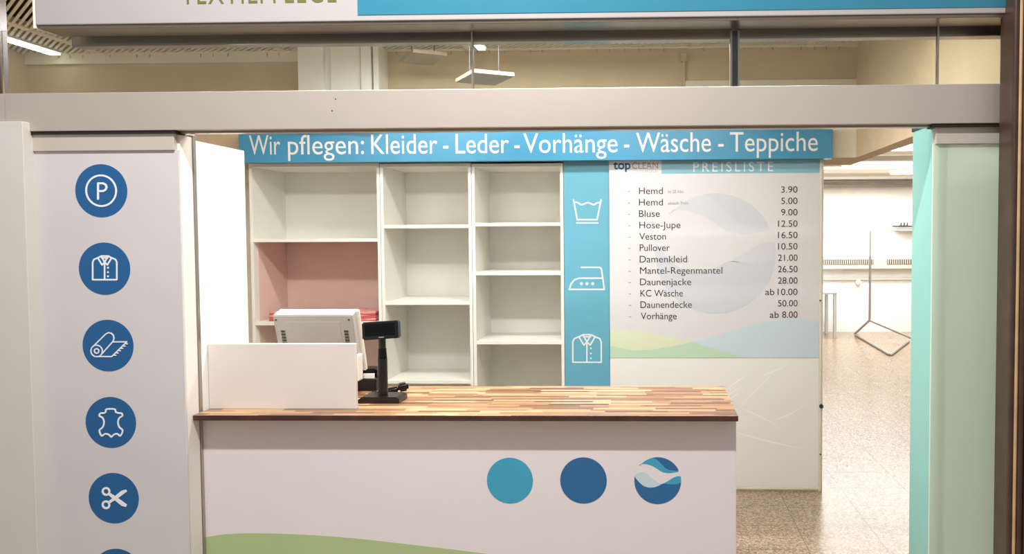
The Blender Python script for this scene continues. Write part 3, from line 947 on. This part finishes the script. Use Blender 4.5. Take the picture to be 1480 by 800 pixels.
hb = sheet('header_band', [(956, 226), (1190, 226), (1190, 249.5), (956, 251)], head_blue)
text('header_lettering', 'PREISLISTE', up_, icon_white, YPB-0.0012, 1002, 1117.5, 234, 247.6, space=1.35, ref='cap')
text('logo_lettering', 'top', up_, deep_blue, YPB-0.0012, 886.5, 911.5, 233.5, 248.5, bold=0.025)
text('logo_lettering', 'CLEAN', up_, ink_grey, YPB-0.0012, 913.5, 951, 234.3, 243.7, ref='cap')
text('logo_lettering', 'TEXTILPFLEGE', up_, ink_pale, YPB-0.0012, 914, 950, 245.8, 249.2, ref='cap')
ROWS = [('Hemd', 923.5, 958, 3.90), ('Hemd', 923.5, 958, 5.00), ('Bluse', 923.5, 953.5, 9.00), ('Hose-Jupe', 924, 983.5, 12.50), ('Veston', 924, 962.5, 16.50),
        ('Pullover', 924.5, 968, 10.50), ('Damenkleid', 924.5, 993, 21.00), ('Mantel-Regenmantel', 925, 1044, 26.50), ('Daunenjacke', 925, 999, 28.00),
        ('KC Wäsche', 925.5, 987, 'ab 10.00'), ('Daunendecke', 925.5, 1000, 50.00), ('Vorhänge', 926, 978, 'ab 8.00')]
for i, (nm, xa, xb, pr) in enumerate(ROWS):
    yb = 280.3 + i*16.43
    text('item_lettering', nm, up_, ink, YPB-0.0012, xa, xb, yb-9.6, yb, ref='cap')
    s_ = pr if isinstance(pr, str) else '%.2f' % pr
    wdt = {4: 23.5, 5: 28, 7: 40, 8: 46.5}[len(s_)]
    yb2 = 278.2 + i*16.43
    if s_[:2] == 'ab':
        text('price_lettering', 'ab', up_, ink, YPB-0.0012, 1152.5-wdt, 1152.5-wdt+13.2, yb2-9.2, yb2, ref='cap')
        s_, wdt = s_[3:], wdt - 18
    text('price_lettering', s_, up_, ink, YPB-0.0012, 1152.5-wdt, 1152.7, yb2-9.2, yb2, ref='cap')
    c = at(909+i*0.15, yb-3.6, YPB)
    MB().box(c[0]-0.008, c[0]+0.008, YPB-0.0012, YPB-0.0002, c[1]-0.002, c[1]+0.002).build('dash', ink_grey, up_)
text('note_lettering', 'im 20 Abo', up_, ink_grey, YPB-0.0012, 965.5, 988, 274.2, 279, ref='cap')
text('note_lettering', 'einzeln Preis', up_, ink_grey, YPB-0.0012, 965.5, 995, 291, 295.5, ref='cap')
rg = random.Random(3)
gm = MB()
for k in range(30):
    sx, sy = rg.uniform(900, 1170), rg.uniform(540, 690)
    a = rg.choice((-0.45, -0.3, 0.3, 0.55, -0.65)) + rg.uniform(-0.15, 0.15)
    L_ = rg.uniform(40, 110)
    bend = rg.uniform(-18, 18)
    up_pts, dn_pts = [], []
    for j in range(9):
        t = j/8
        x = sx + L_*t*math.cos(a); y = sy + L_*t*math.sin(a) + bend*t*t
        w = 1.0*math.sin(PI*min(1, t*0.9+0.08))
        up_pts.append((x, y-w)); dn_pts.append((x, y+w))
    P = [at(p[0], p[1], YPB) for p in up_pts + dn_pts[::-1]]
    if all(px0+0.003 < p[0] < e2-0.003 and 0.04 < p[1] < zsp-0.01 for p in P):
        gm.prism(P, YPB-0.0006, YPB)
go = gm.build('printed_grass', grass_white, lo2)
go['kind'] = 'stuff'
kn = at(1186, 586.5, YPB)
MB().cyl((kn[0]+0.004, YPB-0.008, kn[1]), (kn[0]+0.004, YPB+0.02, kn[1]), 0.014, n=16).build('clip', mat('dark_green_plastic', (24, 60, 42), 0.5), pb, True)
for q in (656, 434):
    kn = at(1185.5, q, YPB)
    MB().cyl((kn[0], YPB-0.004, kn[1]), (kn[0], YPB+0.002, kn[1]), 0.006, n=12).build('screw', pos_dark, pb, True)

# banner over the shelves
YBN = YS - 0.10
nx0, nx1 = at(345, 212, YBN)[0], at(1203.5, 207, YBN)[0]
nz0, nz1 = at(775, 232, YBN)[1], at(775, 187.5, YBN)[1]
bn = thing('banner_sign', 'long blue banner with white lettering across the top of the shelves', 'sign', ((nx0+nx1)/2, YBN, nz0))
bo = MB().box(nx0, nx1, YBN, YBN+0.07, nz0, nz1, 0.001).build('banner_board', banner_blue, bn)
for wd, xa, xb in (('Wir', 360, 405), ('pflegen:', 416, 526), ('Kleider', 536.5, 632), ('-', 640.5, 648), ('Leder', 658.5, 735.5), ('-', 743.5, 751), ('Vorhänge', 756.5, 892.5),
                   ('-', 902, 909.5), ('Wäsche', 919.5, 1027.5), ('-', 1038, 1046), ('Teppiche', 1055, 1182)):
    yb = 223.3 - ((xa+xb)/2-382)*0.0067
    text('banner_lettering', wd, bn, letter_white, YBN-0.0012, xa, xb, yb-28, yb, ref='cap')

# ------------------------------------------------------------------ above: lamps and boards under the louvre ceiling
def lamp(name, label, x0, x1, y0, y1, z, group=None, lit=True):
    t = thing(name, label, 'ceiling lamp', ((x0+x1)/2, (y0+y1)/2, z), group)
    MB().box(x0, x1, y0, y1, z+0.012, z+0.05, 0.003).build('housing', cream_paint, t)
    MB().box(x0+0.012, x1-0.012, y0+0.012, y1-0.012, z, z+0.0115, 0.002).build('diffuser', lamp_m if lit else lamp_off, t)
    return t
lamp('ceiling_lamp', 'lit strip lamp along the left wall under the louvre ceiling', -3.84, -3.75, 3.9, YS-0.08, ZL-0.02)
lamp('ceiling_lamp', 'lit lamp row under the louvre ceiling left of the middle, behind the sign', -2.55, -1.25, 3.49, 3.71, 2.605, None)
lamp('ceiling_lamp', 'lit lamp row under the louvre ceiling right of the middle, behind the sign', -0.50, 0.80, 3.49, 3.71, 2.605, None)
x0, x1 = at(684, 66, 5.0)[0], at(700, 66, 5.0)[0]
lamp('ceiling_lamp', 'lit lamp row added under the louvre ceiling to brighten the shelves', -1.65, -0.05, 4.27, 4.43, 2.775, None)
lamp('ceiling_lamp', 'short lit lamp end showing above the transom near the middle joint', x0, x1, 4.92, 5.1, ZL-0.055)
def hung(label, pA, pB, Y, tilt):
    (xa, za), (xb, zb_) = at(*pA, Y), at(*pB, Y)
    t = thing('hanging_board', label, 'ceiling board', ((xa+xb)/2, Y, min(za, zb_)))
    mb = MB()
    cx_, cz_ = (xa+xb)/2, (za+zb_)/2
    w = abs(xb-xa)/2
    tt = bmesh.new(); bmesh.ops.create_cube(tt, size=1)
    for v in tt.verts: v.co = Vector((v.co.x*2*w, v.co.y*0.32, v.co.z*0.02))
    mb.add(tt, Matrix.Translation((cx_, Y, cz_)) @ Matrix.Rotation(math.radians(30), 4, 'Z') @ Matrix.Rotation(tilt, 4, 'X'))
    mb.build('board', lamp_off, t)
    for s in (-0.7, 0.7):
        MB().cyl((cx_+s*w, Y, cz_), (cx_+s*w, Y, ZL+0.01), 0.003, n=8).build('hanger', pos_dark, t)
hung('pale flat board hung under the louvre ceiling right of the column', (588, 80), (635, 86), 5.0, 0.0)
hung('pale flat board hung lower, left of the middle glass joint', (670, 108), (730, 116), 4.6, 0.0)
x, z = at(988, 84, YS)
cd = thing('wall_conduit', 'small tan junction box with a conduit on the bulkhead', 'conduit', (x, YS-0.03, ZB))
MB().box(x-0.02, x+0.02, YS-0.04, YS, z-0.025, z+0.025, 0.004).build('junction_box', tan_paint, cd)
MB().cyl((x+0.004, YS-0.015, at(988, 124, YS)[1]-0.05), (x+0.004, YS-0.015, z-0.02), 0.008, n=10).build('pipe', tan_paint, cd, True)

# ------------------------------------------------------------------ room behind
G = 'strip lamps on the back room ceiling'
def blamp(label, pxa, pxb, py):
    Y = (ZF-0.055-CAM_Z)*F/(340.5-py)
    x0, x1 = at(pxa, py, Y)[0], at(pxb, py, Y)[0]
    lamp('ceiling_lamp', label, x0, x1, Y-0.09, Y+0.09, ZF-0.105, G)
blamp('nearest lit strip lamp on the back room ceiling', 1256, 1420, 213)
blamp('lit strip lamp on the back room ceiling just right of the price board', 1120, 1214, 240)
blamp('farthest lit strip lamp on the back room ceiling beside the mint panel', 1288, 1400, 249)

Y = YB
def bz(py, px=1250): return at(px, py, YB)[1]
ac = thing('wall_heater_duct', 'long beige wall duct with slotted grilles on the far wall', 'wall duct', (at(1250, 380, YB)[0], YB, bz(388)))
hx0, hx1 = at(1100, 380, YB)[0], at(1420, 380, YB)[0]
MB().box(hx0, hx1, YB-0.14, YB, bz(388), bz(370), 0.01).build('casing', grille_m, ac)
for pa_, pb_ in ((1150, 1263), (1282, 1360)):
    ga, gb = at(pa_, 378, YB-0.14)[0], at(pb_, 378, YB-0.14)[0]
    g = MB().box(ga, gb, YB-0.144, YB-0.1401, bz(381.5), bz(374.5)).build('grille', grille_dark, ac)
    mb = MB()
    n = int((gb-ga)/0.035)
    for k in range(n):
        x = ga + (gb-ga)*(k+0.5)/n
        mb.box(x-0.007, x+0.007, YB-0.152, YB-0.1441, bz(381), bz(375))
    mb.build('slats', grille_m, g)
tag(MB().box(hx0, hx1, YB-0.04, YB, bz(404), bz(402.5), 0.003).build('cable_channel', grille_m, base=(hx0, YB, bz(404))), 'thin horizontal cable channel below the wall duct', 'cable channel')
x, z = at(1240.5, 408, YB-0.05)
sn = thing('wall_socket_box', 'small round cream box under the cable channel on the far wall', 'wall box', (x, YB-0.04, z-0.04))
MB().cyl((x, YB-0.09, z), (x, YB, z), 0.045, n=20, bev=0.006).build('body', cream_paint, sn, True)
MB().cyl((x, YB-0.098, z), (x, YB-0.09, z), 0.02, n=16).build('button', grille_m, sn, True)

# wall shelf with small tools
YW = YB-0.12
x0, x1 = at(1293, 328, YW)[0], at(1350, 328, YW)[0]
ws = thing('wall_rack', 'grey wall rack on the far wall beside the mint panel', 'rack', ((x0+x1)/2, YB, bz(334)))
MB().box(x0, x1, YB-0.22, YB, at(1310, 331.5, YW)[1], at(1310, 329.5, YW)[1], 0.004).build('shelf_board', alu, ws)
MB().box(x0, x1, YB-0.03, YB, at(1310, 327.0, YW)[1], at(1310, 325.4, YW)[1]).build('hook_rail', pos_dark, ws)
for px in (1300, 1304.5, 1309):
    x = at(px, 324, YB)[0]
    MB().tube([(x, YB-0.03, at(px, 326, YB)[1]), (x, YB-0.09, at(px, 326, YB)[1]), (x, YB-0.10, at(px, 321.5, YB)[1])], 0.012, 8).build('hook', pos_dark, ws, True)

# garment rack
YQ = 1.65*F/(482-340)
def fl(px, py):
    Y = CAM_Z*F/(py-340.2)
    # ground point seen at this pixel, refined
    for _ in range(6):
        x, z = at(px, py, Y)
        Y *= CAM_Z/(CAM_Z-z)
    return (at(px, py, Y)[0], Y)
gA, gB, gC = fl(1235, 484), fl(1287, 514.5), fl(1313.5, 494)
apex_p = at(1257, 462.5, (gA[1]+gB[1])/2+0.1)
ya = (gA[1]+gB[1])/2+0.1
gr = thing('garment_rack', 'bent steel garment rack with one tall pole on the back room floor', 'garment rack', (apex_p[0], ya, 0))
R_ = 0.019
def rnd(pts, r=0.10, k=5):
    """round the corners of a polyline"""
    P = [Vector(p) for p in pts]
    out = [P[0]]
    for a, b, c in zip(P, P[1:], P[2:]):
        u, v = (a-b), (c-b)
        q = min(r, u.length*0.4, v.length*0.4)
        p0, p2 = b+u.normalized()*q, b+v.normalized()*q
        for i in range(k+1):
            t = i/k
            out.append(p0*(1-t)**2 + b*2*t*(1-t) + p2*t*t)
    out.append(P[-1])
    return out
gD = (gC[0]+0.12, gC[1]+0.5)
ap = (apex_p[0], ya, apex_p[1])
MB().tube(rnd([ap, (gA[0], gA[1], R_), (gB[0], gB[1], R_), (gC[0], gC[1], R_)]), R_, 10).build('base_frame', steel, gr, True)
far = at(1316, 500, gC[1]-0.2)
MB().tube(rnd([ap, (gC[0]+0.02, gC[1]-0.35, R_+0.05), (gC[0]+0.35, gC[1]-0.55, R_)]), R_, 10).build('rear_leg', steel, gr, True)
zt1 = at(1257, 370, ya)[1]; zt2 = at(1257, 333, ya)[1]
MB().cyl((apex_p[0], ya, apex_p[1]-0.02), (apex_p[0], ya, zt1), R_, n=14).build('pole', steel, gr, True)
MB().cyl((apex_p[0], ya, zt1), (apex_p[0], ya, zt2), 0.011, n=12).build('upper_pole', steel, gr, True)
xr = at(1330, 333, ya)[0]
MB().tube(rnd([(apex_p[0], ya, zt2-0.03), (apex_p[0], ya, zt2), (xr, ya, zt2)], 0.03), 0.011, 8).build('hanging_rail', lam_white, gr, True)

# white table partly behind the price board
ta = fl(1208, 489)
tb = fl(1195, 482)
th = at(1208, 422, ta[1])[1]
tbt = thing('white_table', 'white table with square legs partly hidden behind the price board', 'table', (ta[0]-0.4, ta[1], 0))
lw = 0.055
MB().box(ta[0]-1.2, ta[0]+0.02, ta[1], tb[1]+0.05, th-0.035, th, 0.004).build('table_top', table_grey, tbt)
for (x, y) in ((ta[0]-0.035, ta[1]+0.01), (ta[0]-0.035, tb[1]-0.01), (ta[0]-1.18, ta[1]+0.01), (ta[0]-1.18, tb[1]-0.01)):
    MB().box(x, x+lw*0.9, y, y+lw, 0, th-0.036, 0.003).build('leg', table_grey, tbt)
